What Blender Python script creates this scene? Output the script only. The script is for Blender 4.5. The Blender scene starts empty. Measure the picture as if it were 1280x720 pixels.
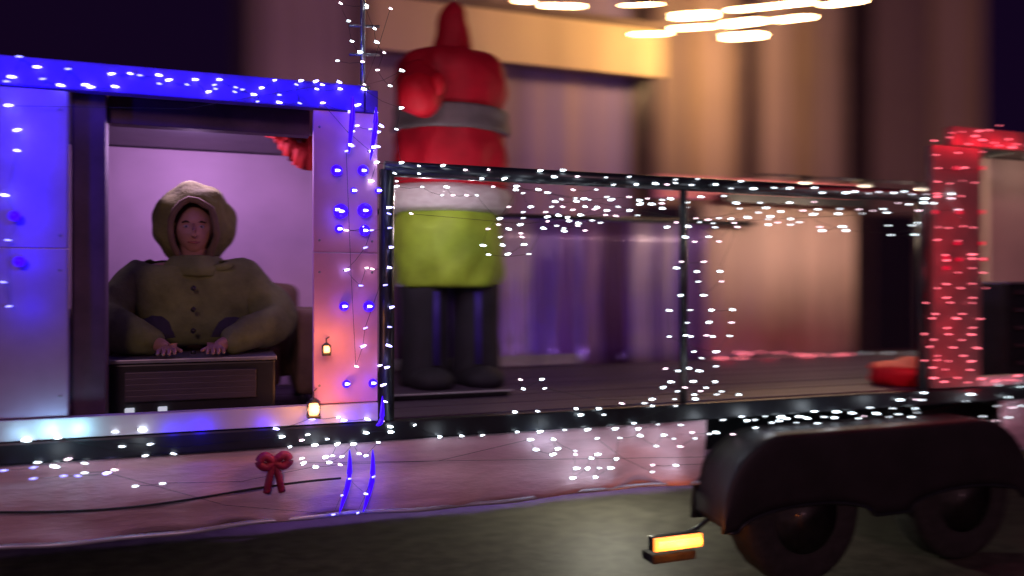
import bpy, bmesh, math, random
from mathutils import Vector, Matrix, noise
random.seed(7)
S = bpy.context.scene
COL = S.collection

# ------------------------------------------------------------------ camera
YAW = math.radians(20)
H = 1.55                       # eye height, metres
D = 3.6                        # distance of the near side of the float
cam_d = bpy.data.cameras.new('camera')
cam = bpy.data.objects.new('camera', cam_d)
COL.objects.link(cam)
cam.location = (0, 0, H)
cam.rotation_euler = (math.radians(90), 0, -YAW)
# forward is (sin20, cos20): the float runs along +X, 70 degrees off the axis
cam_d.sensor_width = 36
cam_d.lens = 28.125            # 1000 px over a 1280 px frame
cam_d.clip_start = .05
cam_d.clip_end = 500
cam_d.dof.use_dof = True
cam_d.dof.focus_distance = 3.6
cam_d.dof.aperture_fstop = .72
cam_d.dof.aperture_ratio = .215  # anamorphic squeeze, standing in for sideways motion blur
S.camera = cam

# ------------------------------------------------------------------ world and light
w = bpy.data.worlds.new('World')
S.world = w
w.use_nodes = True
bg = w.node_tree.nodes['Background']
bg.inputs[0].default_value = (.30, .085, .62, 1)   # night sky glow over a town
bg.inputs[1].default_value = .018
sd = bpy.data.lights.new('sun', 'SUN')  # soft frontal fill added as dim street glow; the scene is at night
sd.energy = .40
sd.angle = math.radians(12)
sd.color = (1, .50, .62)
sun = bpy.data.objects.new('sun', sd)
COL.objects.link(sun)
sun.rotation_euler = Vector((.25, 1, -.42)).to_track_quat('-Z', 'Y').to_euler()
S.view_settings.view_transform = 'Standard'
S.view_settings.look = 'None'
S.view_settings.exposure = 0
S.view_settings.gamma = 1


def P(px, py, Y):
    """world point on the plane Y seen at a pixel of the photograph"""
    u = (px - 640) / 1000
    v = (360 - py) / 1000
    t = Y / (math.cos(YAW) - math.sin(YAW) * u)
    return Vector((t * (math.sin(YAW) + math.cos(YAW) * u), Y, H + t * v))


# ------------------------------------------------------------------ materials
def mat(name, base, rough=.6, metal=0, var=.25, scale=6, bump=.0, emit=None, strength=0, trans=0, stretch=(1, 1, 1), sheen=0, coat=0):
    m = bpy.data.materials.new(name)
    m.use_nodes = True
    nt = m.node_tree
    b = nt.nodes['Principled BSDF']
    b.inputs['Roughness'].default_value = rough
    b.inputs['Metallic'].default_value = metal
    b.inputs['Coat Weight'].default_value = coat
    if trans:
        b.inputs['Transmission Weight'].default_value = trans
    if emit:
        b.inputs['Emission Color'].default_value = (*emit, 1)
        b.inputs['Emission Strength'].default_value = strength
    tc = nt.nodes.new('ShaderNodeTexCoord')
    mp = nt.nodes.new('ShaderNodeMapping')
    mp.inputs['Scale'].default_value = stretch
    n = nt.nodes.new('ShaderNodeTexNoise')
    n.inputs['Scale'].default_value = scale
    n.inputs['Detail'].default_value = 6
    n.inputs['Roughness'].default_value = .6
    nt.links.new(tc.outputs['Object'], mp.inputs[0])
    nt.links.new(mp.outputs[0], n.inputs['Vector'])
    r = nt.nodes.new('ShaderNodeValToRGB')
    r.color_ramp.elements[0].position = .3
    r.color_ramp.elements[1].position = .7
    r.color_ramp.elements[0].color = (*[c * (1 - var) for c in base], 1)
    r.color_ramp.elements[1].color = (*[min(1, c * (1 + var)) for c in base], 1)
    nt.links.new(n.outputs[0], r.inputs[0])
    nt.links.new(r.outputs[0], b.inputs['Base Color'])
    if bump:
        bp = nt.nodes.new('ShaderNodeBump')
        bp.inputs['Strength'].default_value = bump
        bp.inputs['Distance'].default_value = .02
        nt.links.new(n.outputs[0], bp.inputs['Height'])
        nt.links.new(bp.outputs[0], b.inputs['Normal'])
    return m


def emis(name, col, strength, sampling=True, base=(.8, .8, .8)):
    m = mat(name, base, .3, var=.02, emit=col, strength=strength)
    if not sampling:
        m.cycles.emission_sampling = 'NONE'
    return m


M = dict(
    asphalt=mat('asphalt', (.085, .080, .064), .62, var=.45, scale=9, bump=.5),
    paving=mat('paving', (.30, .31, .24), .7, var=.2, scale=5, bump=.2),
    kerb=mat('kerb_stone', (.35, .34, .3), .8, var=.2, scale=12, bump=.3),
    white_panel=mat('white_painted_board', (.74, .70, .74), .5, var=.07, scale=3, bump=.05),
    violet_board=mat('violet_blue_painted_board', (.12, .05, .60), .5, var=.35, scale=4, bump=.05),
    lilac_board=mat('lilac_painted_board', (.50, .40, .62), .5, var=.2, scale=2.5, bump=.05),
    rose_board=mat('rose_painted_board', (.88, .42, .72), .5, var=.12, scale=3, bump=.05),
    pink_panel=mat('pink_painted_board', (.90, .27, .31), .55, var=.12, scale=3),
    cream_panel=mat('cream_cloth_backdrop', (.66, .46, .40), .8, var=.28, scale=3.2, stretch=(1, 1, .03)),
    lilac_panel=mat('booth_wall_board', (.58, .42, .56), .6, var=.12, scale=2.5),
    black_metal=mat('black_painted_metal', (.018, .02, .026), .35, var=.3, scale=8, bump=.06),
    dark_paint=mat('dark_fender_paint', (.018, .014, .018), .6, var=.35, scale=5, bump=.1),
    grey_metal=mat('grey_metal', (.32, .32, .36), .35, .6, var=.2, scale=12),
    rubber=mat('rubber', (.022, .02, .02), .75, var=.4, scale=20, bump=.3),
    rim=mat('dull_steel_rim', (.22, .21, .21), .4, .5, var=.3, scale=14),
    plank=mat('deck_plank', (.085, .06, .12), .55, var=.35, scale=4, bump=.2, stretch=(.12, 2, 1)),
    skirt=mat('pale_cloth_skirt', (.82, .56, .66), .75, var=.26, scale=3.2, bump=1.0, stretch=(.5, 1, 2.4)),
    hem=mat('silver_hem_trim', (.55, .55, .66), .35, .3, var=.25, scale=14, stretch=(.3, 1, 1)),
    red_cloth=mat('red_inflatable_cloth', (.62, .006, .03), .6, var=.25, scale=4, bump=.3),
    bright_red=mat('bright_red_cloth', (.85, .008, .03), .6, var=.12, scale=5, bump=.2),
    green_cloth=mat('lime_green_cloth', (.40, .60, .05), .6, var=.3, scale=4, bump=.3),
    fur=mat('white_fur_trim', (.90, .84, .86), .95, var=.18, scale=40, bump=1.0),
    dark_bow=mat('dark_crimson_ribbon', (.28, .008, .05), .6, var=.3, scale=30, bump=.4),
    belt=mat('grey_belt_cloth', (.20, .18, .19), .5, var=.25, scale=6),
    boot=mat('black_boot_cloth', (.02, .018, .035), .8, var=.3, scale=6, bump=.2),
    blue_stripe=mat('blue_stripe_cloth', (.07, .03, .5), .5, var=.2),
    olive=mat('olive_coat_cloth', (.15, .19, .06), .9, var=.35, scale=7, bump=.6),
    olive_hat=mat('olive_hood_cloth', (.16, .175, .045), .95, var=.35, scale=9, bump=.8),
    skin=mat('skin', (.42, .24, .17), .55, var=.1, scale=12),
    dark_hair=mat('dark_hair', (.03, .02, .015), .7, var=.4, scale=40, bump=.6),
    lip=mat('lips', (.36, .12, .1), .5, var=.1),
    eye_white=mat('eye_white', (.42, .40, .38), .25, var=.03),
    iris=mat('iris', (.03, .02, .015), .2, var=.1),
    trouser=mat('dark_trouser_cloth', (.03, .028, .04), .85, var=.3, scale=10, bump=.3),
    wire=mat('dark_green_wire', (.012, .022, .016), .5, var=.2),
    booth_red=mat('red_drape_cloth', (.55, .02, .015), .7, var=.25, scale=4, bump=.3),
    fascia=mat('tan_fascia_render', (.90, .66, .33), .7, var=.16, scale=2.2, bump=.05, stretch=(1.5, 1, .15)),
    soffit=mat('brown_soffit', (.22, .15, .10), .7, var=.2, scale=5),
    doorway=mat('dark_door_paint', (.035, .018, .025), .4, var=.3, scale=4),
    glass=mat('dark_window_glass', (.02, .015, .03), .12, var=.1),
    white_bulb=emis('white_led', (.78, .92, 1), 10, False),
    white_bulb_soft=emis('white_led_soft', (.80, .90, 1), 4.5, False),
    blue_bulb_soft=emis('blue_led_soft', (.22, .22, 1), 4.5, False),
    dim_bulb=emis('pale_pink_led', (1, .72, .86), 6, False),
    blue_bulb=emis('blue_led_core', (.40, .36, 1), 9, False),
    blue_globe=emis('blue_led_globe', (.05, .0, 1), 1.15, False, (.02, .01, .4)),
    red_bulb=emis('red_led', (1, .16, .22), 4.0, False),
    red_globe=emis('red_led_globe', (1, .0, .05), .8, False, (.4, .01, .02)),
    amber=emis('amber_lens', (1, .20, .006), 3.0),
    amber_hot=emis('amber_lamp_core', (1, .42, .03), 7),
    tube=emis('warm_white_tube', (1, .60, .27), 66),
    candle=emis('warm_lantern_glow', (1, .42, .14), 3.0),
    indicator=emis('pale_indicator_lamp', (.75, .85, 1), .55),
)


# ------------------------------------------------------------------ mesh helpers
def tag(o, label=None, cat=None, group=None, kind=None):
    if label: o['label'] = label
    if cat: o['category'] = cat
    if group: o['group'] = group
    if kind: o['kind'] = kind
    return o


def empty(name, loc=(0, 0, 0), label=None, cat=None, group=None):
    o = bpy.data.objects.new(name, None)
    COL.objects.link(o)
    o.location = loc
    o.empty_display_size = .1
    return tag(o, label, cat, group)


def link(name, me, m, parent=None, smooth=False):
    if m is not None and not me.materials:
        me.materials.append(m)
    if smooth:
        for p in me.polygons: p.use_smooth = True
    o = bpy.data.objects.new(name, me)
    COL.objects.link(o)
    if parent is not None:
        o.parent = parent
        o.matrix_parent_inverse = Matrix.Translation(-Vector(parent.location))
    return o


def bm_box(bm, c0, c1, bev=0):
    r = bmesh.ops.create_cube(bm, size=1)
    c0, c1 = Vector(c0), Vector(c1)
    s = c1 - c0
    c = (c0 + c1) / 2
    for v in r['verts']:
        v.co = Vector((v.co.x * s.x, v.co.y * s.y, v.co.z * s.z)) + c
    if bev:
        es = list({e for v in r['verts'] for e in v.link_edges})
        bmesh.ops.bevel(bm, geom=es, offset=bev, segments=2, affect='EDGES', profile=.7)


def box(name, c0, c1, m, parent=None, bev=.006):
    bm = bmesh.new()
    bm_box(bm, c0, c1, bev)
    me = bpy.data.meshes.new(name)
    bm.to_mesh(me); bm.free()
    return link(name, me, m, parent)


def bm_tube(bm, pts, r, seg=6, closed=False):
    pts = [Vector(p) for p in pts]
    rings = []
    n = len(pts)
    for i, p in enumerate(pts):
        d = (pts[min(i + 1, n - 1)] - pts[max(i - 1, 0)])
        if d.length < 1e-6: d = Vector((1, 0, 0))
        d.normalize()
        a = d.cross(Vector((0, 0, 1)))
        if a.length < .1: a = d.cross(Vector((0, 1, 0)))
        a.normalize()
        b = d.cross(a)
        rr = r[i] if isinstance(r, (list, tuple)) else r
        rings.append([bm.verts.new(p + (a * math.cos(k * math.tau / seg) + b * math.sin(k * math.tau / seg)) * rr) for k in range(seg)])
    for i in range(n - 1):
        for k in range(seg):
            bm.faces.new((rings[i][k], rings[i][(k + 1) % seg], rings[i + 1][(k + 1) % seg], rings[i + 1][k]))
    bm.faces.new(rings[0][::-1]); bm.faces.new(rings[-1])


def tube(name, pts, r, m, parent=None, seg=8, smooth=True):
    bm = bmesh.new()
    bm_tube(bm, pts, r, seg)
    bmesh.ops.recalc_face_normals(bm, faces=bm.faces)
    me = bpy.data.meshes.new(name)
    bm.to_mesh(me); bm.free()
    return link(name, me, m, parent, smooth)


def lathe(name, c, prof, m, parent=None, seg=36, ry=1.0, fold=0, wr=0, tilt=0):
    """prof: list of (z, radius); fold: number of soft gathers, wr: wrinkle depth"""
    bm = bmesh.new()
    rings = []
    for (z, r) in prof:
        ring = []
        for k in range(seg):
            a = k * math.tau / seg
            rr = r
            if fold: rr *= 1 + .035 * math.cos(fold * a) * (.6 + .4 * math.sin(9 * z))
            if wr: rr += wr * noise.noise(Vector((math.cos(a) * 3, math.sin(a) * 3, z * 7)))
            ring.append(bm.verts.new((c[0] + rr * math.cos(a) + tilt * (z - prof[0][0]), c[1] + rr * ry * math.sin(a), z)))
        rings.append(ring)
    for i in range(len(prof) - 1):
        for k in range(seg):
            bm.faces.new((rings[i][k], rings[i][(k + 1) % seg], rings[i + 1][(k + 1) % seg], rings[i + 1][k]))
    bm.faces.new(rings[0][::-1]); bm.faces.new(rings[-1])
    bmesh.ops.recalc_face_normals(bm, faces=bm.faces)
    me = bpy.data.meshes.new(name)
    bm.to_mesh(me); bm.free()
    return link(name, me, m, parent, True)


def spline(prof, n=6):
    out = []
    for i in range(len(prof) - 1):
        p0 = prof[max(i - 1, 0)]; p1 = prof[i]; p2 = prof[i + 1]; p3 = prof[min(i + 2, len(prof) - 1)]
        for k in range(n):
            t = k / n
            out.append(tuple(.5 * (2 * b + (c - a) * t + (2 * a - 5 * b + 4 * c - d) * t * t + (3 * b - a - 3 * c + d) * t ** 3)
                             for a, b, c, d in zip(p0, p1, p2, p3)))
    out.append(prof[-1])
    return out


def blob(name, c, r, m, parent=None, sub=3, wr=0, seed=0):
    bm = bmesh.new()
    bmesh.ops.create_icosphere(bm, subdivisions=sub, radius=1)
    for v in bm.verts:
        k = 1 + wr * noise.noise(v.co * 1.7 + Vector((seed, 0, 0)))
        v.co = Vector((c[0] + v.co.x * r[0] * k, c[1] + v.co.y * r[1] * k, c[2] + v.co.z * r[2] * k))
    me = bpy.data.meshes.new(name)
    bm.to_mesh(me); bm.free()
    return link(name, me, m, parent, True)


def lamp(parent, loc, power, color, radius=.02):
    l = bpy.data.lights.new('lamp_light', 'POINT')
    l.energy = power
    l.color = color
    l.shadow_soft_size = radius
    o = bpy.data.objects.new('lamp_light', l)
    COL.objects.link(o)
    o.location = loc
    o.parent = parent
    o.matrix_parent_inverse = Matrix.Translation(-Vector(parent.location))
    return o


# ------------------------------------------------------------------ ground
def ground():
    bm = bmesh.new()
    v = [bm.verts.new(p) for p in ((-150, -60, 0), (220, -60, 0), (220, 200, 0), (-150, 200, 0))]
    bm.faces.new(v)
    me = bpy.data.meshes.new('road'); bm.to_mesh(me); bm.free()
    tag(link('road', me, M['asphalt']), kind='structure')
    tag(box('pavement', (-60, 7.75, .0), (80, 10.6, .13), M['paving'], bev=0), kind='structure')
    k0 = None
    root = tag(empty('kerb', (0, 7.6, 0)), kind='structure')
    for i in range(26):
        x = -2 + i * .9
        if k0 is None:
            bm = bmesh.new(); bm_box(bm, (-.445, -.075, .0), (.445, .073, .145), .012)
            me = bpy.data.meshes.new('kerb_stone'); bm.to_mesh(me); bm.free()
            k0 = me
        o = link('kerb_stone', k0, M['kerb'], root)
        o.location = (x, 7.67, 0)


ground()

# ------------------------------------------------------------------ building across the street
FY = 10.0                      # face of the building


def building():
    root = empty('street_building', (6, FY, 0),
                 'tall brown boarded building across the street with a tan sign board over its front', 'building')
    x0, x1 = .30, 12.1
    box('wall', (x0 + .02, FY + .06, 0), (x1 - .02, FY + 8, 8.4), mat('brown_wall', (.24, .16, .13), .8, var=.2), root, 0)
    # boards in a few painted tones, chosen by where the board falls across the view
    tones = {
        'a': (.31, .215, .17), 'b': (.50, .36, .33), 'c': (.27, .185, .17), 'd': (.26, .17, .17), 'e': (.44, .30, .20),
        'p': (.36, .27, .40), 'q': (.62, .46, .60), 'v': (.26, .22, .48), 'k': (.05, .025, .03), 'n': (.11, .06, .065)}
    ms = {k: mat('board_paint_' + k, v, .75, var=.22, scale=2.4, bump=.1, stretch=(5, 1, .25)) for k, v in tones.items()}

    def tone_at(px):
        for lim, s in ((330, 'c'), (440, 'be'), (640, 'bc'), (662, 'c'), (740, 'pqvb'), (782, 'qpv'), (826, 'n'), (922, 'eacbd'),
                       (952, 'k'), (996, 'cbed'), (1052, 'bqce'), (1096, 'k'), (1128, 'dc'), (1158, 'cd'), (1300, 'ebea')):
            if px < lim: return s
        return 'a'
    x = x0
    i = 0
    run = 0
    pick = 0
    cache = {}
    while x < x1 - .05:
        wdt = .17 if i % 3 else .24
        xm = x + wdt / 2
        rx = xm; ry = FY
        t = rx * math.sin(YAW) + ry * math.cos(YAW)
        px = 640 + 1000 * (rx * math.cos(YAW) - ry * math.sin(YAW)) / t
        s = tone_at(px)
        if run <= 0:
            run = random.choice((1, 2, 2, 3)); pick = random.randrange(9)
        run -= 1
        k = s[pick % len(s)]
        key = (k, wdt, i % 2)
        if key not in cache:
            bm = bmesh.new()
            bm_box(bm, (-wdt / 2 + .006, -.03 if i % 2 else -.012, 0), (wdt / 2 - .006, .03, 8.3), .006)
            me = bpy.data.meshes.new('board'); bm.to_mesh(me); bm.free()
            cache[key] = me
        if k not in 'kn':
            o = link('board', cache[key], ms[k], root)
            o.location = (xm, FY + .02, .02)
        x += wdt
        i += 1
    # tall dark openings between the board bays
    for a, b, nm in ((783, 824, 'shutter'), (924, 951, 'door'), (1054, 1095, 'shutter')):
        pa, pb = P(a, 300, FY), P(b, 300, FY)
        d = box(nm, (pa.x + .04, FY + .02, .02), (pb.x - .04, FY + .09, 6.6), M['doorway'], root)
        for q in (pa.x, pb.x):
            box('frame', (q - .035, FY - .02, .02), (q + .035, FY + .05, 6.64), ms['d'], root)
        if nm == 'door':
            box('handle', (pa.x + .09, FY - .05, 1.0), (pa.x + .12, FY + .02, 1.25), M['grey_metal'], d)
    # ground floor shop windows, dark at night: frame, mullions, panes, sill
    for a, b_, top in ((486, 632, 2.35), (700, 742, 2.2), (790, 888, 2.75), (1082, 1166, 2.75)):
        pa, pb = P(a, 300, FY), P(b_, 300, FY)
        wn = box('window', (pa.x, FY - .05, .5), (pb.x, FY - .012, top), ms['n'], root)
        k = max(1, round((pb.x - pa.x) / .55))
        for q in range(k):
            xa_ = pa.x + .04 + (pb.x - pa.x - .06) * q / k
            xb_ = pa.x + .02 + (pb.x - pa.x - .06) * (q + 1) / k
            box('pane', (xa_, FY - .058, .56), (xb_, FY - .052, top - .06), M['glass'], wn, 0)
        box('sill', (pa.x - .04, FY - .12, .45), (pb.x + .04, FY - .052, .497), ms['c'], wn)
    # small ledge between the floors, hidden mostly by the float
    box('plinth', (x0, FY - .06, .0), (x1, FY - .035, .44), ms['d'], root)
    # canopy: a shallow box sign board of tan panels with a dark coping
    CY = FY - .34
    cx0, cx1 = P(462, 60, CY).x, P(828, 90, CY).x
    cz0, cz1 = P(700, 84, CY).z, P(700, 22, CY).z
    can = box('canopy', (cx0 + .02, CY + .033, cz0 + .02), (cx1 - .02, FY - .04, cz1), M['soffit'], root)
    n = 7
    for j in range(n):
        a = cx0 + (cx1 - cx0) * j / n
        b = cx0 + (cx1 - cx0) * (j + 1) / n
        box('fascia_panel', (a + .003, CY, cz0), (b - .003, CY + .03, cz1 - .003), M['fascia'], can, .003)
    box('coping', (cx0 - .03, CY - .04, cz1 + .0), (cx1 + .03, CY + .12, cz1 + .09), M['soffit'], can)
    for k in range(5):
        xx = 1.9 + 2.2 * k
        if xx < 6: continue
        box('downpipe', (xx, FY - .09, .1), (xx + .07, FY - .02, 8.2), ms['c'], root, .02)


# canopy front stands at FY - 1.03; its pixel position was measured on FY, so keep the size true there
building()


# ------------------------------------------------------------------ warm lights over the pavement, their motion streaks built as tubes
def tubes():
    segs = ((672, 7, 732, 8), (640, 1, 670, 3), (785, 43, 840, 42), (773, 7, 830, 5), (835, 21, 897, 18), (834, 36, 897, 33),
            (897, 31, 957, 26), (898, 47, 957, 44), (905, 13, 1020, 3), (960, 26, 1020, 21), (1022, 7, 1083, 1))
    Y = 8.6
    rail = empty('lamp_truss', P(850, -8, Y), 'thin dark truss hung over the pavement, carrying the warm tube lamps', 'truss')
    for dz in (0, .22):
        tube('chord', [P(560, -12, Y) + Vector((0, .06, dz)), P(1130, -10, Y) + Vector((0, .06, dz))], .02, M['black_metal'], rail)
    words = ('outermost left, the shortest, cut by the frame', 'left of centre')
    labs = ('bright warm tube lamp hanging second from the left above the tan fascia',
            'warm tube lamp farthest left, cut off by the top of the frame',
            'thin warm tube lamp just below the right end of the tan fascia',
            'dim warm tube lamp high above the right end of the fascia',
            'thick bright tube lamp at the left end of the upper pair over the dark door',
            'slim tube lamp straight under the thick bright one left of the dark door',
            'thick white hot tube lamp above the lowest one over the dark door',
            'lowest tube lamp, thick and white hot, just above the dark door',
            'longest tube lamp, rising to the right at the top of the frame',
            'slim warm tube lamp at the right of the lower row',
            'warm tube lamp farthest right, cut by the top of the frame')
    rad = (.030, .02, .024, .012, .06, .03, .055, .06, .028, .036, .028)
    mm = (0, 1, 1, 1, 0, 0, 0, 0, 1, 0, 1)
    for (a, b, c, d), lab, r, q in zip(segs, labs, rad, mm):
        p0, p1 = P(a + 9, b, Y), P(c - 9, d, Y)
        root = empty('tube_lamp', (p0 + p1) / 2, lab, 'lamp', 'warm tube lamps over the pavement')
        tube('tube', [p0, p1], r * .62, M['tube'], root, 10)
        for p in (p0, p1):
            e = (p1 - p0).normalized() * (.03 if p is p0 else -.03)
            tube('end_cap', [p - e, p + e * .2], r * .75, M['grey_metal'], root, 10)
            top = P(600, -12, Y).z
            if top > p.z: tube('hanger', [p + Vector((0, .03, 0)), Vector((p.x, Y + .06, top + .02))], .004, M['black_metal'], root, 4)


tubes()

# ------------------------------------------------------------------ the float trailer
ZD = .95       # deck top
FAR = 5.7      # far side of the deck
XL, XR = -1.6, 6.2


def trailer():
    root = empty('float_trailer', (2.5, D, 0),
                 'long flatbed parade trailer with pale cloth skirt, black side rail and dark wheel fender', 'trailer')
    box('deck_beam', (XL, D, ZD - .093), (XR, D + .06, ZD - .004), M['black_metal'], root, .01)
    box('deck_beam', (XL, FAR, ZD - .093), (XR, FAR + .06, ZD + .006), M['grey_metal'], root, .01)
    box('chassis_rail', (XL, 4.1, .58), (XR, 4.2, ZD - .1), M['black_metal'], root, .01)
    box('chassis_rail', (XL, 5.1, .58), (XR, 5.2, ZD - .1), M['black_metal'], root, .01)
    n = 14
    y = D + .065
    wv = (FAR - .005 - y) / n
    me = None
    for i in range(n):
        if me is None:
            bm = bmesh.new(); bm_box(bm, (XL + .02, .004, -.035), (XR - .02, wv - .004, 0), .004)
            me = bpy.data.meshes.new('plank'); bm.to_mesh(me); bm.free()
        o = link('plank', me, M['plank'], root)
        o.location = (0, y + i * wv, ZD + random.uniform(-.002, .002))
        o.matrix_parent_inverse = Matrix.Translation(-Vector(root.location))
    # side rail of the open middle section
    xa = P(482, 210, D).x
    xb = P(1166, 245, D).x
    tube('side_rail', [(xa, D + .03, 2.095), (xb, D + .03, 2.095)], .036, M['black_metal'], root, 12)
    tube('side_rail', [(xa, FAR, 2.095), (xb + .3, FAR, 2.095)], .022, M['black_metal'], root, 12)
    for px, w_ in ((485, .035), (858, .02), (1158, .03)):
        x = P(px, 300, D).x
        tube('rail_post', [(x, D + .03, ZD), (x, D + .03, 2.09)], w_, M['black_metal'], root, 10)
    for x in (1.3, 3.3):
        tube('rail_post', [(x, FAR, ZD), (x, FAR, 2.09)], .02, M['black_metal'], root, 10)

    # hanging skirt: softly gathered cloth with an uneven hem
    def skirt(x0, x1, Y, z1, z0):
        bm = bmesh.new()
        nx = int((x1 - x0) / .022); nz = 10
        g = []
        for i in range(nx + 1):
            x = x0 + (x1 - x0) * i / nx
            col = []
            for j in range(nz + 1):
                s = j / nz
                amp = .005 + .034 * s
                yy = Y + amp * (math.sin(x * 13 + 1.5 * math.sin(x * 3.1)) * .6 + noise.noise(Vector((x * 3.3, s * 1.3, 2))) * 1.3)
                yy += .016 * math.sin((z1 - s * (z1 - z0)) * 26 + x * 1.2) * s
                zz = z1 + (z0 - z1) * s + .008 * s * math.sin(x * 4.3)
                col.append(bm.verts.new((x, yy, zz)))
            g.append(col)
        for i in range(nx):
            for j in range(nz):
                bm.faces.new((g[i][j], g[i][j + 1], g[i + 1][j + 1], g[i + 1][j]))
        me = bpy.data.meshes.new('skirt'); bm.to_mesh(me); bm.free()
        s = link('skirt', me, M['skirt'], root, True)
        md = s.modifiers.new('thick', 'SOLIDIFY'); md.thickness = .003
        # hem trim sewn on the lower edge
        pts = [(x0 + (x1 - x0) * i / 120, Y - .012 + .012 * math.sin((x0 + (x1 - x0) * i / 120) * 13), z0 + .008 * math.sin((x0 + (x1 - x0) * i / 120) * 4.3) + .004) for i in range(121)]
        tube('hem', pts, .011, M['hem'], s, 6)
        return s
    skirt(XL, 2.42, D + .03, ZD - .095, .53)
    skirt(4.55, XR, D + .03, ZD - .095, .53)
    skirt(XL, XR, FAR + .07, ZD - .095, .40)  # far skirt added to keep the wash lamps off the ground
    # red ribbon bow pinned to the skirt
    bp_ = P(343, 578, D - .02)
    bow = blob('bow', (bp_.x, D - .015, bp_.z), (.014, .014, .016), M['dark_bow'], root, 2, .2)
    for s in (-1, 1):
        tube('bow_loop', spline([(bp_.x, D - .012, bp_.z), (bp_.x + s * .04, D - .02, bp_.z + .030), (bp_.x + s * .062, D - .02, bp_.z + .004), (bp_.x + s * .035, D - .018, bp_.z - .018), (bp_.x, D - .012, bp_.z)], 5), .019, M['dark_bow'], bow, 8)
        tube('bow_tail', spline([(bp_.x, D - .012, bp_.z), (bp_.x + s * .018, D - .014, bp_.z - .06), (bp_.x + s * .032, D - .010, bp_.z - .13)], 5), .016, M['dark_bow'], bow, 8)
    # sagging cable along the skirt
    pts = []
    for i in range(41):
        x = XL + 2.1 * i / 40
        pts.append((x, D - .012, .70 + .012 * math.sin(x * 4) - .03 * math.exp(-((x + .4) / .6) ** 2)))
    tube('cable', pts, .005, M['rubber'], root, 6)

    # fender with rounded ends over the tandem wheels
    fx0, fx1 = P(884, 600, 3.5).x, P(1262, 600, 3.5).x
    zt = .80
    path = []
    rr = .40
    for i in range(13):
        a = math.pi - i * math.pi / 2 / 12
        path.append((fx0 + rr + rr * math.cos(a), zt - rr + rr * math.sin(a)))
    for i in range(13):
        a = math.pi / 2 - i * math.pi / 2 / 12
        path.append((fx1 - rr + rr * math.cos(a), zt - rr + rr * math.sin(a)))
    path = [(fx0 - .005, .34)] + path + [(fx1 + .005, .34)]
    ya, yb = 3.36, 3.62
    w1, w2, wr_ = fx0 + .52, fx1 - .50, .43

    def lower(x):                                 # lower edge with a shallow opening round each wheel
        z = .33
        for wc in (w1, w2):
            if abs(x - wc) < wr_: z = max(z, .33 + .10 * math.sqrt(1 - ((x - wc) / wr_) ** 2))
        return z

    def upper(x):
        for c_, s_ in ((fx0 + rr, -1), (fx1 - rr, 1)):
            if (x - c_) * s_ > 0: return zt - rr + math.sqrt(max(0, rr * rr - (x - c_) ** 2))
        return zt
    bm = bmesh.new()
    N = 90
    cols = []
    for i in range(N + 1):
        x = fx0 + (fx1 - fx0) * (.5 - .5 * math.cos(math.pi * i / N))
        zu, zl = upper(x), min(lower(x), upper(x) - .01)
        e = .03
        ring = [(x, yb, zu), (x, ya + e, zu), (x, ya + e * .3, zu - e * .3), (x, ya, zu - e)]
        for k in range(1, 7):
            s_ = k / 7
            ring.append((x, ya + .012 * math.sin(s_ * math.pi) * -1, zu - e + (zl - zu + e) * s_))
        ring += [(x, ya, zl), (x, ya + .02, zl), (x, ya + .02, zu - .04), (x, yb, zu - .02)]
        cols.append([bm.verts.new(p) for p in ring])
    K = len(cols[0])
    for i in range(N):
        for k in range(K):
            bm.faces.new((cols[i][k], cols[i][(k + 1) % K], cols[i + 1][(k + 1) % K], cols[i + 1][k]))
    bm.faces.new(cols[0]); bm.faces.new(cols[-1][::-1])
    bmesh.ops.recalc_face_normals(bm, faces=bm.faces)
    me = bpy.data.meshes.new('fender'); bm.to_mesh(me); bm.free()
    link('fender', me, M['dark_paint'], root, True)
    tube('fender_lip', [(fx0 + (fx1 - fx0) * i / 80, ya - .006, lower(fx0 + (fx1 - fx0) * i / 80) + .004) for i in range(1, 80)], .009, M['black_metal'], root)
    # inner wall of the wheel well
    bm = bmesh.new()
    vv = [bm.verts.new((x, 3.63, z)) for x, z in path]
    f = bm.faces.new(vv)
    r = bmesh.ops.extrude_face_region(bm, geom=[f])
    for v in r['geom']:
        if isinstance(v, bmesh.types.BMVert): v.co.y += .02
    bmesh.ops.recalc_face_normals(bm, faces=bm.faces)
    me = bpy.data.meshes.new('wheel_well'); bm.to_mesh(me); bm.free()
    link('wheel_well', me, M['dark_paint'], root)
    # wheels
    prof = spline([(-.10, .20), (-.105, .27), (-.10, .33), (-.07, .362), (0, .368), (.07, .362), (.10, .33), (.105, .27), (.10, .20)], 3)
    tyre_me = rim_me = None
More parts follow.
